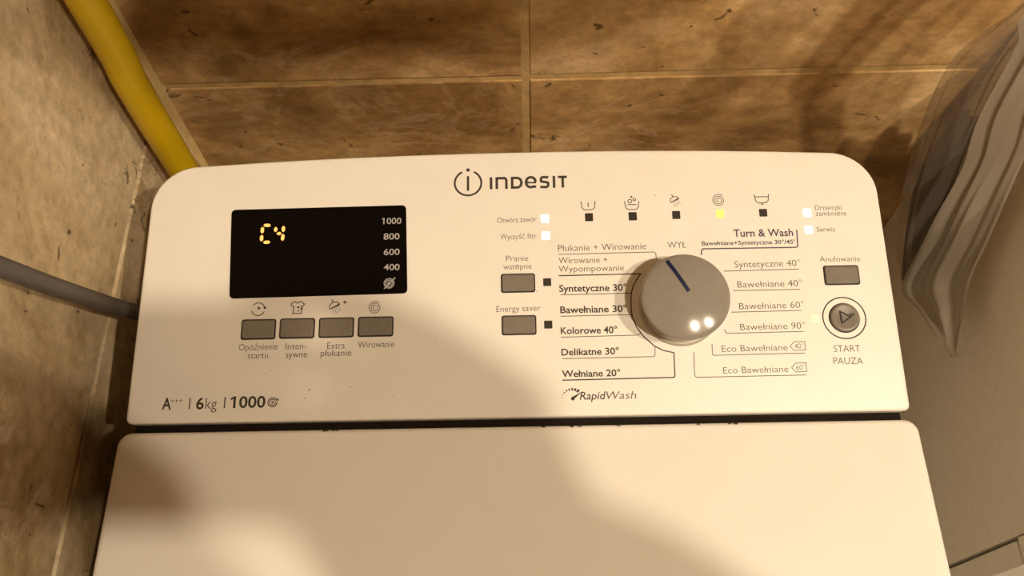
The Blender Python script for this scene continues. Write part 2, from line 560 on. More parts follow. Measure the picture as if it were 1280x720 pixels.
def lettering(s, u0, v0, u1, v1, cap, style, parent=None, h=0.00006):
    mname, off, shear = STYLE[style]
    me = text_mesh(s, off, shear)
    flag = s.startswith('1')                             # the built-in 1 is a bare bar: give it its flag
    if flag: u0 += 0.2*cap
    xs = [v.co.x for v in me.vertices]
    x0, w = min(xs), max(xs)-min(xs)
    d = Vector((u1-u0, v1-v0)); ang = math.atan2(d.y, d.x)
    sx = d.length/w; sy = cap/CAP
    if s == '+++':
        ys = [v.co.y for v in me.vertices]; y0 = min(ys); sy = sx
    else: y0 = 0
    if s == '|':
        ys = [v.co.y for v in me.vertices]; y0 = min(ys); sy = cap/(max(ys)-min(ys))
    for v in me.vertices:
        X, Y = (v.co.x-x0)*sx, (v.co.y-y0)*sy
        v.co = ((u0+X*math.cos(ang)-Y*math.sin(ang))*mm, (v0+X*math.sin(ang)+Y*math.cos(ang))*mm, h)
    if flag:
        t = 0.19*cap if style == 1 else 0.15*cap
        bm = bmesh.new(); bm.from_mesh(me)
        q = [(u0+0.02*cap, v0+cap), (u0-0.24*cap, v0+0.86*cap), (u0-0.24*cap, v0+0.86*cap-t), (u0+0.02*cap, v0+cap-t)]
        bm.faces.new([bm.verts.new((x*mm, y*mm, h)) for x, y in reversed(q)] [::-1])
        bm.to_mesh(me); bm.free()
    me.materials.clear(); me.materials.append(M[mname])
    o = bpy.data.objects.new('lettering', me)
    COL.objects.link(o)
    o.parent = parent or panel
    return o

# print layout on the panel, in mm along and up the panel
TEXTS = [
    ('Otwórz zawór', -7.83, 104.65, 13.26, 104.95, 2.99, 0),
    ('Wyczyść filtr', -6.21, 95.13, 13.05, 95.38, 2.95, 0),
    ('Pranie', -3.46, 82.83, 8.31, 82.8, 3.13, 0),
    ('wstępne', -4.91, 78.27, 10.05, 78.4, 3.12, 0),
    ('Energy saver', -8.82, 55.13, 14.17, 55.35, 3.2, 0),
    ('Płukanie + Wirowanie', 24.33, 87.82, 71.23, 88.04, 3.6, 0),
    ('Wirowanie +', 24.43, 81.02, 50.33, 80.99, 3.35, 0),
    ('Wypompowanie', 24.29, 76.27, 58.77, 76.32, 3.33, 0),
    ('Syntetyczne 30°', 24.27, 65.4, 59.69, 65.31, 3.59, 1),
    ('Bawełniane 30°', 24.51, 53.8, 59.11, 53.87, 3.54, 1),
    ('Kolorowe 40°', 24.43, 42.62, 53.63, 42.64, 3.5, 1),
    ('Delikatne 30°', 24.42, 31.3, 54.04, 31.4, 3.45, 1),
    ('Wełniane 20°', 24.37, 20.01, 54.18, 20.07, 3.4, 1),
    ('WYŁ', 82.52, 88.33, 92.43, 88.38, 3.46, 0),
    ('Turn & Wash', 117.86, 93.93, 149.47, 93.67, 4.06, 3),
    ("Bawełniane+Syntetyczne 30°/45'", 100.72, 89.45, 149.7, 89.3, 2.24, 3),
    ('Syntetyczne 40°', 116.96, 76.7, 151.43, 76.88, 3.54, 0),
    ('Bawełniane 40°', 117.57, 65.71, 151.14, 65.78, 3.49, 0),
    ('Bawełniane 60°', 117.49, 53.97, 151.03, 54.14, 3.44, 0),
    ('Bawełniane 90°', 117.07, 42.82, 150.43, 43.0, 3.4, 0),
    ('Eco Bawełniane', 106.7, 31.56, 140.27, 31.74, 3.35, 0),
    ('Eco Bawełniane', 106.49, 20.33, 139.58, 20.53, 3.31, 0),
    ('40°', 143.93, 32.51, 148.54, 32.54, 2.72, 0),
    ('60°', 143.6, 21.37, 148.05, 21.41, 2.68, 0),
    ('Anulowanie', 161.84, 79.0, 183.03, 78.76, 2.97, 0),
    ('START', 163.66, 30.49, 177.06, 30.36, 3.47, 0),
    ('PAUZA', 162.73, 24.15, 177.67, 23.86, 3.44, 0),
    ('Drzwiczki', 162.59, 108.1, 176.71, 107.95, 2.75, 0),
    ('zamknięte', 162.57, 104.8, 178.91, 104.61, 2.74, 0),
    ('Serwis', 162.09, 95.77, 171.8, 95.65, 2.71, 0),
    ('Opóźnienie', -142.92, 37.15, -122.72, 37.36, 3.41, 0),
    ('startu', -137.89, 32.74, -127.44, 32.79, 3.39, 0),
    ('Inten-', -118.45, 37.19, -107.62, 37.32, 3.4, 0),
    ('sywne', -118.21, 32.87, -107.11, 32.95, 3.39, 0),
    ('Extra', -96.78, 37.11, -87.62, 37.23, 3.4, 0),
    ('płukanie', -100.02, 33.32, -84.15, 33.27, 3.39, 0),
    ('Wirowanie', -80.89, 37.31, -61.85, 37.49, 3.4, 0),
    ('A', -180.36, 7.13, -175.59, 7.12, 5.76, 1),
    ('+++', -176.16, 10.58, -169.98, 10.63, 2.48, 0),
    ('|', -166.54, 7.04, -165.88, 7.03, 5.76, 0),
    ('6', -162.79, 6.98, -158.81, 6.99, 5.76, 1),
    ('kg', -157.99, 7.01, -152.15, 6.99, 5.56, 0),
    ('|', -148.52, 7.21, -147.86, 7.2, 5.76, 0),
    ('1000', -144.91, 7.31, -127.23, 7.24, 5.76, 1),
    ('Rapid', 33.01, 8.31, 46.29, 8.31, 3.92, 5),
    ('Wash', 46.49, 8.31, 61.66, 8.28, 3.92, 4),
    ('1000', -70.09, 105.34, -59.62, 105.24, 3.46, 2),
    ('800', -69.0, 96.45, -60.39, 96.44, 3.42, 2),
    ('600', -68.68, 87.71, -60.2, 87.66, 3.39, 2),
    ('400', -68.46, 79.2, -60.03, 79.15, 3.35, 2),
]
LINES = [
    (0.36, 0, [(24.58, 86.11), (74.94, 86.34), (75.76, 85.88), (76.09, 84.98), (76.13, 82.07)]),
    (0.61, 0, [(24.23, 74.24), (67.51, 74.41), (65.02, 71.03), (63.07, 67.56), (61.9, 63.56), (61.49, 58.88), (61.51, 54.55), (61.8, 51.36), (63.81, 45.37), (67.13, 40.5), (72.19, 35.5), (76.68, 32.98), (82.12, 31.65), (81.83, 19.64), (81.37, 18.82), (24.52, 18.44)]),
    (0.36, 0, [(24.81, 63.73), (61.62, 63.87)]),
    (0.36, 0, [(24.63, 52.12), (61.48, 52.27)]),
    (0.36, 0, [(24.5, 40.96), (64.29, 41.28), (65.57, 42.06)]),
    (0.36, 0, [(24.66, 29.62), (71.69, 29.8), (72.39, 30.54), (72.65, 34.9)]),
    (0.65, 1, [(100.03, 84.05), (100.35, 86.68), (101.17, 87.51), (150.37, 87.27), (151.2, 87.97), (151.55, 97.05)]),
    (0.36, 0, [(110.98, 74.89), (150.46, 75.18)]),
    (0.36, 0, [(115.07, 64.15), (150.01, 64.11)]),
    (0.36, 0, [(113.22, 52.51), (149.4, 52.75)]),
    (0.36, 0, [(109.01, 43.45), (109.27, 42.04), (109.87, 41.31), (149.25, 41.54)]),
    (0.36, 0, [(101.92, 35.85), (101.72, 30.61), (102.36, 29.88), (148.9, 30.2)]),
    (0.36, 0, [(92.2, 31.71), (91.87, 19.7), (92.81, 18.65), (148.39, 18.84)]),
    (0.32, 0, [(141.62, 33.81), (143.9, 36.16), (149.34, 36.26), (149.23, 31.74), (143.63, 31.59), (141.62, 33.81)]),
    (0.32, 0, [(141.3, 22.69), (143.57, 25.01), (148.89, 25.12), (148.74, 20.65), (143.3, 20.46), (141.3, 22.69)]),
]
SCREEN = [(-149.87, 65.22), (-55.61, 66.2), (-57.23, 116.0), (-152.41, 115.43)]
BUTTONS = [(-133.33, 48.22, 17.77, 10.43), (-113.01, 48.37, 18.07, 10.41), (-92.45, 48.41, 18.04, 10.28), (-71.94, 48.52, 18.18, 10.27), (2.71, 70.65, 17.62, 9.95), (2.86, 47.79, 17.68, 10.07), (172.25, 71.39, 18.12, 10.24)]
LEDS = [(41.5, 106.8, 4.51, 4.82), (64.96, 106.79, 4.63, 4.95), (88.26, 107.0, 4.49, 4.81), (111.77, 107.17, 4.31, 4.76), (134.75, 107.19, 4.47, 4.57), (18.11, 70.82, 4.38, 4.44), (18.08, 47.79, 4.44, 4.45), (17.77, 106.52, 4.39, 4.72), (18.0, 96.88, 4.27, 4.58), (158.17, 106.65, 4.25, 4.57), (157.98, 96.98, 4.23, 4.29), (156.04, 48.21, 4.1, 4.52)]
SEG = [[(-133.95, 106.1), (-130.68, 105.94)], [(-134.77, 104.85), (-134.76, 101.79)], [(-134.84, 100.26), (-134.9, 97.22)], [(-133.5, 96.32), (-130.44, 96.4)], [(-127.52, 104.68), (-127.56, 102.39)], [(-126.58, 101.11), (-124.6, 101.22)], [(-123.38, 105.16), (-123.4, 102.3)], [(-123.37, 100.58), (-123.55, 97.35)]]


# --- display
bm = bmesh.new()
flat(bm, round_poly(SCREEN, 2.6), -0.001, 0.00025)
screen = link('display', bm, M['screen'], wm, False, PANM)
for t in TEXTS:
    if t[6] != 2: lettering(*t)
    else: lettering(*t, parent=screen, h=0.0003)
for a, b_ in SEG:
    a, b_ = Vector(a), Vector(b_)
    d = (b_-a).normalized(); n = Vector((-d.y, d.x))
    w = 0.88
    pts = [a-d*0.4, a+n*w+d*0.5, b_+n*w-d*0.5, b_+d*0.4, b_-n*w-d*0.5, a-n*w+d*0.5]
    bm = bmesh.new()
    flat(bm, [(p.x, p.y) for p in pts], 0.0002, 0.0003)
    link('digit_segment', bm, M['segment'], screen)

def spiral_pts(c, r0, r1, turns, a0, n=60):
    return [(c[0]+(r0+(r1-r0)*k/n)*math.cos(math.radians(a0+360*turns*k/n)), c[1]+(r0+(r1-r0)*k/n)*math.sin(math.radians(a0+360*turns*k/n))) for k in range(n+1)]
bm = bmesh.new()
c = (-65.4, 71.9)
for r in (2.6, 1.75): ribbon(bm, arc(c, r, 0, 360, 28), 0.5, 0.0003)
disc(bm, c, 0.9, 12, 0.0003)
ribbon(bm, [(c[0]-2.6, c[1]-3.0), (c[0]+3.2, c[1]+3.1)], 0.55, 0.0003)
link('spin_off_icon', bm, M['screen_print'], screen)

# --- programme lines
for w, colr, pts in LINES:
    bm = bmesh.new(); ribbon(bm, pts, w)
    link('printed_line', bm, M['print_blue' if colr else 'print'], panel)

# --- maker's emblem and wordmark, drawn as strokes
bm = bmesh.new()
c = (-23.6, 128.2)
ribbon(bm, arc(c, 7.25, 116, 424, 48), 1.1)
ribbon(bm, [(-23.63, 132.3), (-23.63, 123.6)], 1.3)
disc(bm, (-23.6, 135.9), 1.0)
link('emblem', bm, M['print'], panel)
b0, b1 = 124.25, 131.3
w = 1.42
def px(x): return -11.87 + (x-415)/8/97.0*42.4     # positions along the wordmark
def stroke(*lines):
    bm = bmesh.new()
    for l in lines: ribbon(bm, l, w)
    return link('emblem_letter', bm, M['print'], panel)
stroke([(px(430), b0), (px(430), b1)])
stroke([(px(487), b0), (px(487), b1)], [(px(476), b1-w/2), (px(550), b1-w/2)] + arc((px(556), b1-2.3), px(583)-px(556), 85, 0, 8, 1.7) + [(px(583), b0)])
stroke([(px(641), b0), (px(641), b1)], [(px(630), b1-w/2), (px(680), b1-w/2)] + arc((px(690), (b0+b1)/2), px(733)-px(690), 80, -80, 14, (b1-b0)/2-w/2) + [(px(680), b0+w/2), (px(630), b0+w/2)])
ce = ((px(775)+px(880))/2, (b0+b1)/2+0.1)
stroke([(px(785), ce[1]), (px(880), ce[1])] + arc(ce, px(876)-ce[0], 0, 305, 28, (b1-b0)/2-w/2+0.15) + [(px(878), b0+w/2)])
stroke([(px(1003), b1-w/2)] + arc((px(945), b1-2.2), px(945)-px(928), 90, 215, 8, 1.6) + arc((px(975), b0+2.2), px(1000)-px(975), 40, -90, 10, 1.65) + [(px(920), b0+w/2)])
stroke([(px(1058), b0), (px(1058), b1)])
stroke([(px(1145), b0), (px(1145), b1)], [(px(1098), b1-w/2), (px(1187), b1-w/2)])

# --- small printed symbols
S = 0.46
def icon(name, build, mat='print'):
    bm = bmesh.new(); build(bm)
    return link(name, bm, M[mat], panel)
def clock(bm):
    c = (-134.15, 59.2)
    ribbon(bm, arc(c, 3.45, 12, 140, 18), S); ribbon(bm, arc(c, 3.45, 190, 338, 20), S)
    flat(bm, [(c[0]+2.5, c[1]+1.3), (c[0]+3.4, c[1]-0.2), (c[0]+4.4, c[1]+1.1)], 0, 0.00006)
    flat(bm, [(c[0]-0.3, c[1]+1.7), (c[0]-0.3, c[1]-0.4), (c[0]+1.4, c[1]+0.5)], 0, 0.00006)
icon('clock_icon', clock)
def shirt(bm):
    c = Vector((-113.5, 59.3))
    pts = [(-2.2, -2.9), (2.3, -2.8), (2.1, 1.0), (3.0, 1.1), (3.6, 2.2), (2.0, 3.6), (0.9, 3.4), (0, 2.7), (-0.9, 3.4), (-2.0, 3.6), (-3.5, 2.2), (-2.8, 1.1), (-1.9, 1.0)]
    ribbon(bm, [(c.x+x, c.y+y) for x, y in pts], S, closed=True)
    for x, y, r in ((0.5, 0.5, 0.6), (2.3, -0.3, 0.55), (0.6, -1.4, 0.42)): disc(bm, (c.x+x, c.y+y), r, 10)
icon('shirt_icon', shirt)
def shower(c, k, plus):
    def f(bm):
        a = math.radians(28)
        def T(x, y): return (c[0]+k*(x*math.cos(a)-y*math.sin(a)), c[1]+k*(x*math.sin(a)+y*math.cos(a)))
        ribbon(bm, [T(*p) for p in [(-2.9, -0.3), (2.9, -0.3)] + arc((0, -0.3), 2.9, 0, 180, 16, 2.6)], S*0.95)
        ribbon(bm, [T(0.2, 2.3), T(0.4, 4.2)], S)
        for i in range(4):
            for j in range(4):
                x = -1.8+1.2*i; y = -1.0-0.85*j
                ribbon(bm, [T(x, y), T(x-0.05, y-0.5)], S*0.7)
        if plus:
            q = (c[0]+5.4, c[1]+2.1)
            ribbon(bm, [(q[0]-0.9, q[1]), (q[0]+0.9, q[1])], 0.5); ribbon(bm, [(q[0], q[1]-0.9), (q[0], q[1]+0.9)], 0.5)
    return f
icon('shower_icon', shower((-93.9, 60.0), 0.98, True))
icon('shower_icon', shower((87.9, 115.6), 0.85, False), 'print_soft')
def spiral(c, r):
    return lambda bm: ribbon(bm, spiral_pts(c, r, 0.22*r, 2.6, 50), 0.1*r)
icon('spiral_icon', spiral((-72.5, 58.8), 3.55))
icon('spiral_icon', spiral((111.6, 114.9), 3.55))
def spin(bm):
    c = (-123.6, 9.8)
    for r in (2.35, 1.5): ribbon(bm, arc(c, r, 20, 370, 24), 0.5)
    disc(bm, c, 0.6, 10)
    flat(bm, [(c[0]+1.7, c[1]+1.2), (c[0]+3.1, c[1]+0.7), (c[0]+2.7, c[1]+2.2)], 0, 0.00006)
icon('spin_icon', spin, 'print_soft')
def tub(c, extra):
    def f(bm):
        x, y = c
        pts = [(x-3.9, y+2.6), (x-3.5, y+0.4)] + arc((x-1.4, y-0.2), 2.1, 190, 270, 8, 2.1) + arc((x+1.4, y-0.2), 2.1, 270, 350, 8, 2.1) + [(x+3.5, y+0.4), (x+3.9, y+2.6)]
        ribbon(bm, pts, S)
        extra(bm, x, y)
    return f
icon('tub_icon', tub((41.3, 113.4), lambda bm, x, y: ribbon(bm, [(x, y+1.9), (x, y-0.7)], S*1.1)))
def bubbles(bm, x, y):
    ribbon(bm, [(x-2.4, y+0.5), (x+2.4, y+0.5)], S)
    ribbon(bm, arc((x-1.0, y+2.5), 1.05, 0, 360, 16), S); ribbon(bm, arc((x+1.5, y+3.4), 0.75, 0, 360, 14), S); disc(bm, (x, y+5.0), 0.6, 10)
icon('bubble_tub_icon', tub((64.8, 113.0), bubbles))
def drain(bm, x, y):
    ribbon(bm, [(x-3.3, y+1.2), (x+3.3, y+1.2)], S); disc(bm, (x, y-3.1), 0.5, 10)
icon('drain_tub_icon', tub((134.7, 115.2), drain))
def gauge(bm):
    c = (29.2, 9.0)
    for k in range(8):
        a = 172-17*k
        w_ = 0.25+0.13*k
        r0, r1 = 4.7-0.06*k, 5.3+0.11*k
        ribbon(bm, [(c[0]-0.1+r0*math.cos(math.radians(a)), c[1]+r0*math.sin(math.radians(a))*0.92), (c[0]-0.1+r1*math.cos(math.radians(a)), c[1]+r1*math.sin(math.radians(a))*0.92)], w_)
    disc(bm, (c[0]+0.3, c[1]-0.1), 0.95, 14)
    flat(bm, [(c[0]+0.6, c[1]-0.7), (c[0]+5.4, c[1]+3.6), (c[0]+0.1, c[1]+0.8)], 0, 0.00006)
icon('gauge_icon', gauge)

# --- lights and keys
for i, (u, v, w_, h_) in enumerate(LEDS):
    mat = 'led_off'
    if i in (7, 8, 9, 10): mat = 'led_white'
    if i == 3: mat = 'led_yellow'
    if i == 11: mat = 'led_pale'
    bm = bmesh.new()
    slab(bm, [((x+u)*mm, (y+v)*mm) for x, y in rounded_rect(w_-0.2, h_-0.2, 0.35, 3)], [(0, -0.0005), (0, 0.0001), (0.0001, 0.00018)])
    o = link('indicator_light', bm, M[mat], wm, False, PANM)
    o['label'] = {'led_off': 'dark unlit indicator light', 'led_white': 'white glowing indicator light', 'led_yellow': 'yellow glowing indicator light', 'led_pale': 'pale yellow glowing indicator light'}[mat]
for u, v, w_, h_ in BUTTONS:
    bm = bmesh.new()
    slab(bm, [((x+u)*mm, (y+v)*mm) for x, y in rounded_rect(w_-0.9, h_-0.9, 1.0, 4)], [(0, -0.002), (0, 0.0006), (0.0002, 0.0009), (0.0006, 0.0011)])
    b_ = link('button', bm, M['key'], wm, False, PANM)
    bm = bmesh.new()
    flat(bm, [(x+u, y+v) for x, y in rounded_rect(w_+0.5, h_+0.6, 1.3, 4)], -0.001, 0.00008)
    link('button_gap', bm, M['key_gap'], b_)

# --- start button with its ring
c = (171.0, 48.3)
SM = PANM @ Matrix.Translation((c[0]*mm, c[1]*mm, 0))
bm = lathe(bmesh.new(), [(0.0074, -0.002), (0.0074, 0.0012), (0.0070, 0.0018), (0.0060, 0.0017), (0.003, 0.0011), (0.0, 0.0009)], 48)
sb = link('start_button', bm, M['key'], wm, True, SM)
bm = bmesh.new()
disc(bm, (0, 0), 8.0, 48, 0.0001)
link('button_gap', bm, M['key_gap'], sb)
bm = lathe(bmesh.new(), [(0.0113, 0.0), (0.0111, 0.00008), (0.0107, 0.00008), (0.0106, 0.0)], 56)
link('ring_line', bm, M['print'], sb)
bm = bmesh.new()
ribbon(bm, [(-2.3, 3.2), (-1.9, -3.2), (3.0, 0.2)], 0.6, 0.0016, closed=True)
link('start_symbol', bm, M['key_gap'], sb)
bm = bmesh.new()
for x in (3.2, 4.3): ribbon(bm, [(x, 0.6), (x, 2.0)], 0.55, 0.0017)
link('pause_symbol', bm, M['key_gap'], sb)

# --- programme dial
KM = PANM @ Matrix.Translation((86.6*mm, 56.1*mm, 0))
KH = 0.0228
R0 = 0.0223
RC = 0.085
prof = [(0.0192, -0.001), (0.0196, 0.003), (0.0211, KH-0.0075), (R0-0.0002, KH-0.0042), (R0, KH-0.0038), (R0-0.0003, KH-0.0033)]
def dome(r): return KH + 0.0010 - 0.0041*(r/0.0225)**2
prof += [(r, dome(r)) for r in (0.0212, 0.020, 0.017, 0.013, 0.009, 0.005, 0.0)]
knob = link('programme_dial', lathe(bmesh.new(), prof, 96), M['knob'], wm, True, KM)
bm = lathe(bmesh.new(), [(0.0212, 0.0), (0.0211, 0.0006), (0.0194, 0.0009)], 72)
link('dial_collar', bm, M['knob_skirt'], knob, True)
bm = bmesh.new()
a = Vector((78.3-86.6, 74.2-55.6)); b_ = Vector((87.6-86.6, 57.0-55.6))
d = (b_-a).normalized(); n = Vector((-d.y, d.x))
N_ = 14
tops = []
for k in range(N_+1):
    p = a+(b_-a)*k/N_
    row = []
    for s in (-1.0, 1.0):
        q = p+n*s
        row.append(bm.verts.new((q.x*mm, q.y*mm, dome(q.length*mm)+0.00015)))
    tops.append(row)
for r1, r2 in zip(tops, tops[1:]): bm.faces.new((r1[0], r1[1], r2[1], r2[0]))
link('dial_pointer', bm, M['pointer'], knob)

# --- a few specks of dirt on the panel and along the lid edge
bm = bmesh.new()
for u, v, r in ((77.5, 118.5, 0.35), (12.6, 66.0, 0.3), (-105, 16, 0.5), (-107, 11.5, 0.4), (-84, 17, 0.35), (-62, 12, 0.25), (-128, 24.5, 0.35), (-126, 26, 0.25), (-40, 41, 0.25), (20, 93, 0.2), (120, 104, 0.2)):
    disc(bm, (u, v), r, 7, 0.00005, 0.7)
tag(link('dirt_speck', bm, M['speck'], panel), kind='stuff')
bm = bmesh.new()
for k in range(14):
    x = random.choice([-96, -94, -92, 12, 14, 30, 33, 52, 90, 92, 110]) + random.uniform(-2, 2)
    pts = [(x+random.uniform(0.3, 1.3)*math.cos(t), -4.6+random.uniform(0.2, 0.5)*math.sin(t)) for t in [2*math.pi*i/7 for i in range(7)]]
    flat(bm, pts, -0.0003, 0.00003)
tag(link('dirt_speck', bm, M['speck'], lid), kind='stuff')

# ------------------------------------------------------------------ hoses by the left wall
bm = bmesh.new()
tube(bm, spline([(-0.2085, 0.188, 2.0), (-0.2090, 0.187, 1.3), (-0.2098, 0.1862, H0+0.106), (-0.2100, 0.1822, H0+0.047), (-0.2100, 0.1813, H0-0.03), (-0.210, 0.182, H0-0.2), (-0.209, 0.184, H0-0.5), (-0.2085, 0.186, 0.02)], 8), 0.0094, 24)
hose_y = tag(link('yellow_hose', bm, M['yellow'], None, True), 'thick yellow hose running down the corner behind the washing machine', 'hose')
bm = bmesh.new()
tube(bm, spline([(-0.2165, -0.065, H0+0.46), (-0.2165, -0.022, H0+0.31), (-0.2165, 0.0077, H0+0.2065), (-0.2165, 0.0364, H0+0.1042), (-0.2165, 0.0511, H0+0.0531), (-0.2165, 0.0735, H0-0.018), (-0.2165, 0.10, H0-0.09), (-0.215, 0.13, H0-0.25), (-0.214, 0.15, H0-0.55), (-0.21, 0.15, 0.012)], 8), 0.0046, 20)
hose_g = tag(link('grey_hose', bm, M['hose'], None, True), 'thin grey hose on the left wall dipping behind the white panel', 'hose')

# ------------------------------------------------------------------ grey cabinet right of the machine
cab = empty('grey_cabinet', (0.58, 0.09, 0), 'plain grey bathroom cabinet standing right of the washing machine, its side in view', 'cabinet')
CX, CY = 0.58, 0.09
def cpart(name, mat, x0, x1, y0, y1, z0, z1, bev=0.0008):
    return link(name, box(bmesh.new(), x0-CX, x1-CX, y0-CY, y1-CY, z0, z1, bev), M[mat], cab)
ZT = H0+0.022
cpart('side_panel', 'cabinet', 0.3045, 0.3225, -0.0365, 0.2322, 0.08, ZT)
cpart('side_panel', 'cabinet', 0.8375, 0.8555, -0.0365, 0.2322, 0.08, ZT)
cpart('top_board', 'cabinet', 0.3225, 0.8375, -0.0365, 0.2322, ZT-0.018, ZT)
cpart('bottom_board', 'cabinet', 0.3225, 0.8375, -0.0365, 0.2322, 0.08, 0.098)
cpart('back_board', 'dark_inside', 0.3225, 0.8375, 0.226, 0.2320, 0.098, ZT-0.018)
cpart('plinth', 'dark_inside', 0.3225, 0.8375, -0.0205, 0.2250, 0.0, 0.08)
cpart('front_rail', 'dark_inside', 0.3225, 0.8375, -0.0365, -0.0305, 0.098, ZT-0.018, 0)
d1 = cpart('door', 'cabinet', 0.3052, 0.5785, -0.0535, -0.0388, 0.085, H0-0.1346)
d2 = cpart('door', 'cabinet', 0.5805, 0.8548, -0.0535, -0.0388, 0.085, H0-0.1346)
dr = cpart('drawer_front', 'cabinet', 0.3052, 0.8548, -0.0540, -0.0372, H0-0.1328, ZT-0.004)
for d, x in ((d1, 0.555), (d2, 0.604)):
    link('handle', tube(bmesh.new(), [(x-CX, -0.053-CY, 0.50), (x-CX, -0.075-CY, 0.50), (x-CX, -0.075-CY, 0.62), (x-CX, -0.053-CY, 0.62)], 0.004, 10), M['metal'], d, True)
link('handle', tube(bmesh.new(), [(0.52-CX, -0.053-CY, 0.815), (0.52-CX, -0.075-CY, 0.815), (0.64-CX, -0.075-CY, 0.815), (0.64-CX, -0.053-CY, 0.815)], 0.004, 10), M['metal'], dr, True)

# ------------------------------------------------------------------ cloudy plastic curtain hanging by the cabinet
FRONT = [((0.275, 0.0681, -0.0965), (0.288, 0.0764, -0.1184)), ((0.275, 0.0854, -0.1095), (0.288, 0.087, -0.1074)), ((0.275, 0.1126, -0.1243), (0.288, 0.1015, -0.0895)), ((0.2699, 0.135, -0.132), (0.288, 0.1129, -0.0725)), ((0.2655, 0.14, -0.0836), (0.288, 0.1236, -0.0408)), ((0.2618, 0.142, -0.0466), (0.288, 0.1351, -0.0098)), ((0.2569, 0.143, 0.0042), (0.2846, 0.143, 0.0261)), ((0.2436, 0.14, 0.0528), (0.2718, 0.14, 0.0649)), ((0.2336, 0.135, 0.113), (0.2603, 0.135, 0.1173)), ((0.2245, 0.13, 0.1571), (0.2511, 0.13, 0.1561)), ((0.270, 0.135, 0.30), (0.33, 0.132, 0.30)), ((0.37, 0.145, 0.55), (0.47, 0.142, 0.55)), ((0.48, 0.155, 0.98), (0.68, 0.150, 0.98))]
BACK = [((0.2862, 0.155, -0.1656), (0.298, 0.152, -0.1475)), ((0.2812, 0.165, -0.1526), (0.298, 0.1604, -0.1211)), ((0.2755, 0.175, -0.1343), (0.298, 0.1671, -0.0943)), ((0.2539, 0.175, -0.0605), (0.298, 0.1798, -0.0466)), ((0.2344, 0.168, 0.0203), (0.2899, 0.18, -0.0011)), ((0.2274, 0.163, 0.0731), (0.2792, 0.175, 0.0479)), ((0.236, 0.162, 0.0985), (0.2778, 0.174, 0.0797)), ((0.2436, 0.16, 0.1211), (0.2784, 0.172, 0.1038)), ((0.285, 0.160, 0.25), (0.33, 0.172, 0.24)), ((0.36, 0.160, 0.50), (0.44, 0.172, 0.50)), ((0.46, 0.165, 0.98), (0.60, 0.176, 0.98))]
def drape(rows, across, along, folds, amp, seed):
    A = spline([r[0] for r in rows], along); B = spline([r[1] for r in rows], along)
    rnd = random.Random(seed)
    ph = [rnd.uniform(0, 6.28) for _ in range(4)]
    bm = bmesh.new()
    grid = []
    n = len(A)
    for i, (a, b_) in enumerate(zip(A, B)):
        row = []
        w = (b_-a).length
        k = min(1.0, w/0.03)
        for j in range(across+1):
            t = j/across
            p = a.lerp(b_, t)
            s = i/n
            f = math.sin(2*math.pi*folds*t + ph[0] + 1.2*math.sin(5*s+ph[1])) + 0.45*math.sin(2*math.pi*folds*2.3*t + ph[2] - 3*s)
            edge = math.sin(math.pi*min(1, max(0, t)))**0.5 if 0 < t < 1 else 0
            p = p + Vector((-1, -0.35, 0.1))*amp*f*k*edge
            p.x = min(p.x, 0.3005) if p.z < 0.05 else p.x
            p.y = min(p.y, 0.224)
            row.append(bm.verts.new((p.x, p.y, p.z+H0)))
        grid.append(row)
    for r1, r2 in zip(grid, grid[1:]):
        for j in range(across):
            bm.faces.new((r1[j], r1[j+1], r2[j+1], r2[j]))
    return bm
cur = empty('plastic_curtain', (0.285, 0.17, H0-0.16), 'cloudy grey plastic curtain bunched into a point beside the grey cabinet', 'curtain')
inv = Matrix.Translation((-0.285, -0.17, -(H0-0.16)))
bm = drape(FRONT, 48, 7, 1.9, 0.0026, 11); bm.transform(inv)
front_fold = link('front_fold', bm, M['sheet'], cur, True)
bm = drape(BACK, 40, 7, 1.9, 0.0050, 5); bm.transform(inv)
back_fold = link('back_fold', bm, M['sheet_thin'], cur, True)

FOLD_SHADING = [((0.296, 0.1673, -0.186), (0.296, 0.165, -0.1723)), ((0.296, 0.183, -0.1736), (0.296, 0.1688, -0.1479)), ((0.2904, 0.192, -0.1466), (0.296, 0.1708, -0.1144)), ((0.2768, 0.192, -0.0971), (0.296, 0.173, -0.0784)), ((0.2713, 0.192, -0.0585), (0.296, 0.1813, -0.0577)), ((0.2706, 0.192, -0.0282), (0.296, 0.1928, -0.0429)), ((0.2725, 0.192, -0.0044), (0.2927, 0.196, -0.0221))]  # dark sheet added behind the back fold to stand in for its shade
bm = drape(FOLD_SHADING, 24, 6, 1.6, 0.0025, 3)
tag(link('fold_shading', bm, M['shading'], None, True), 'dark maroon cloth added to darken the fold of the cloudy plastic curtain', 'shading')

rail = empty('curtain_rail', (0.9, 0.160, H0+0.99), 'round metal curtain rail fixed high along the back wall', 'rail')
link('rail_bar', tube(bmesh.new(), [(-0.5, 0, 0), (0.69, 0, 0)], 0.008, 16), M['metal'], rail, True)
for x in (-0.49, 0.68):
    link('rail_bracket', tube(bmesh.new(), [(x, 0, 0), (x, 0.0715, 0)], 0.006, 12), M['metal'], rail, True)

# ------------------------------------------------------------------ shelf on the back wall above the machine
sh = empty('wall_shelf', (0, YW, H0+0.40), 'pale shelf board on the back wall above the washing machine', 'shelf')
bm = bmesh.new()
slab(bm, [(-0.02, -0.001), (-0.02, -0.2340), (0.195, -0.2360), (0.46, -0.001)], [(0.0, 0.0), (0.0, 0.018)])
bm.faces.new([v for v in bm.verts if abs(v.co.z) < 1e-6])
link('board', bm, M['shelf'], sh)
for x in (0.03, 0.2):
    link('bracket', box(bmesh.new(), x-0.01, x+0.01, -0.14, -0.001, -0.012, 0.0, 0.001), M['metal'], sh)

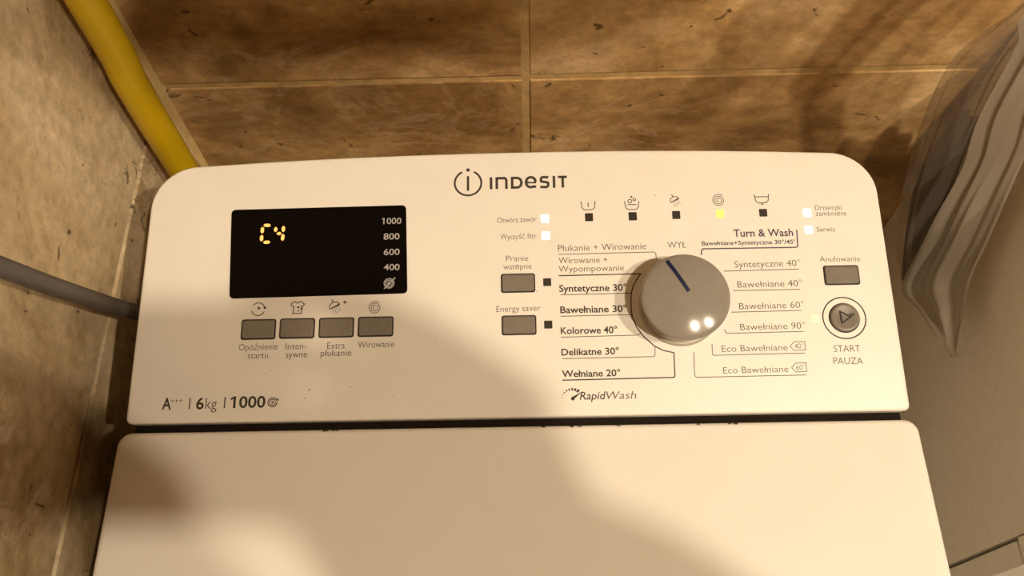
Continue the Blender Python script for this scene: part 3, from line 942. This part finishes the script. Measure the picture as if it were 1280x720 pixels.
# ------------------------------------------------------------------ the phone taking the picture, and the hand that holds it
CM = Matrix.Translation(cam.location) @ cam.rotation_euler.to_matrix().to_4x4()
ph = empty('phone', (0, 0, 0), 'black phone held above the washing machine lid', 'phone')
ph.matrix_world = CM
bm = bmesh.new()
slab(bm, [(x*mm, y*mm) for x, y in [(a+PHX, b_+PHY) for a, b_ in rounded_rect(150, 78, 9, 6)]], [(0.002, 0.002), (0, 0.004), (0, 0.009), (0.002, 0.010)])
link('phone_body', bm, M['phone'], ph)
bm = lathe(bmesh.new(), [(0.0025, 0.0019), (0.0055, 0.0012), (0.006, 0.003)], 24)
link('lens_ring', bm, M['metal'], ph, True)

def skinned(name, chain, mat, sub=2):
    """chain: list of (parent index, position, radius); grown with a Skin modifier"""
    me = bpy.data.meshes.new(name)
    me.from_pydata([c[1] for c in chain], [(c[0], i) for i, c in enumerate(chain) if c[0] is not None], [])
    o = bpy.data.objects.new(name, me)
    COL.objects.link(o)
    sk = o.modifiers.new('skin', 'SKIN')
    o.data.skin_vertices[0].data[0].use_root = True
    for v, c in zip(o.data.skin_vertices[0].data, chain):
        v.radius = (c[2], c[2]) if not isinstance(c[2], tuple) else c[2]
    ss = o.modifiers.new('sub', 'SUBSURF'); ss.levels = sub; ss.render_levels = sub
    dg = bpy.context.evaluated_depsgraph_get()
    m2 = bpy.data.meshes.new_from_object(o.evaluated_get(dg))
    bpy.data.objects.remove(o)
    m2.name = name
    m2.materials.clear(); m2.materials.append(mat)
    for p in m2.polygons: p.use_smooth = True
    o = bpy.data.objects.new(name, m2)
    COL.objects.link(o)
    return o
def W(x, y, z): return tuple(CM @ Vector((x, y, z)))
ex = PHX*mm + 0.081                                  # right end of the phone
py = PHY*mm
ELB = Vector(ELBOW) + Vector((0, 0, H0)); SHO = Vector(SHOULDER) + Vector((0, 0, H0))
WR = Vector((0.122, -0.212, 0.415+H0))
chain = [(None, WR, (0.046, 0.034)),
         (0, WR.lerp(ELB, 0.3), 0.031), (1, WR.lerp(ELB, 0.65), 0.040), (2, ELB, 0.044), (3, ELB.lerp(SHO, 0.5), 0.050), (4, SHO, 0.056),
         (0, W(ex+0.042, py-0.022, 0.028), (0.056, 0.022)), (6, W(ex+0.034, py+0.006, 0.011), (0.050, 0.014))]
hub = 7
for k, (yy, ln) in enumerate(((0.036, 0.9), (0.014, 1.0), (-0.008, 0.95), (-0.028, 0.78))):
    i = len(chain)
    chain += [(hub, W(ex+0.018, py+yy, -0.007), 0.0095), (i, W(ex-0.004*ln, py+yy+0.002, -0.0115), 0.0088), (i+1, W(ex-0.024*ln, py+yy+0.003, -0.0090), 0.0080), (i+2, W(ex-0.038*ln, py+yy+0.003, -0.0075), 0.0068)]
i = len(chain)
chain += [(6, W(ex+0.004, py-0.026, 0.034), 0.013), (i, W(ex-0.020, py-0.016, 0.028), 0.0105), (i+1, W(ex-0.040, py-0.004, 0.0215), 0.0088)]
arm = tag(skinned('arm', chain, M['skin']), 'bare right hand and forearm holding the black phone', 'arm')
sl = skinned('sleeve', [(None, WR.lerp(ELB, 0.04), 0.058), (0, WR.lerp(ELB, 0.40), 0.072), (1, ELB, 0.078), (2, ELB.lerp(SHO, 0.5), 0.082), (3, SHO, 0.088)], M['sleeve'])
sl.parent = arm
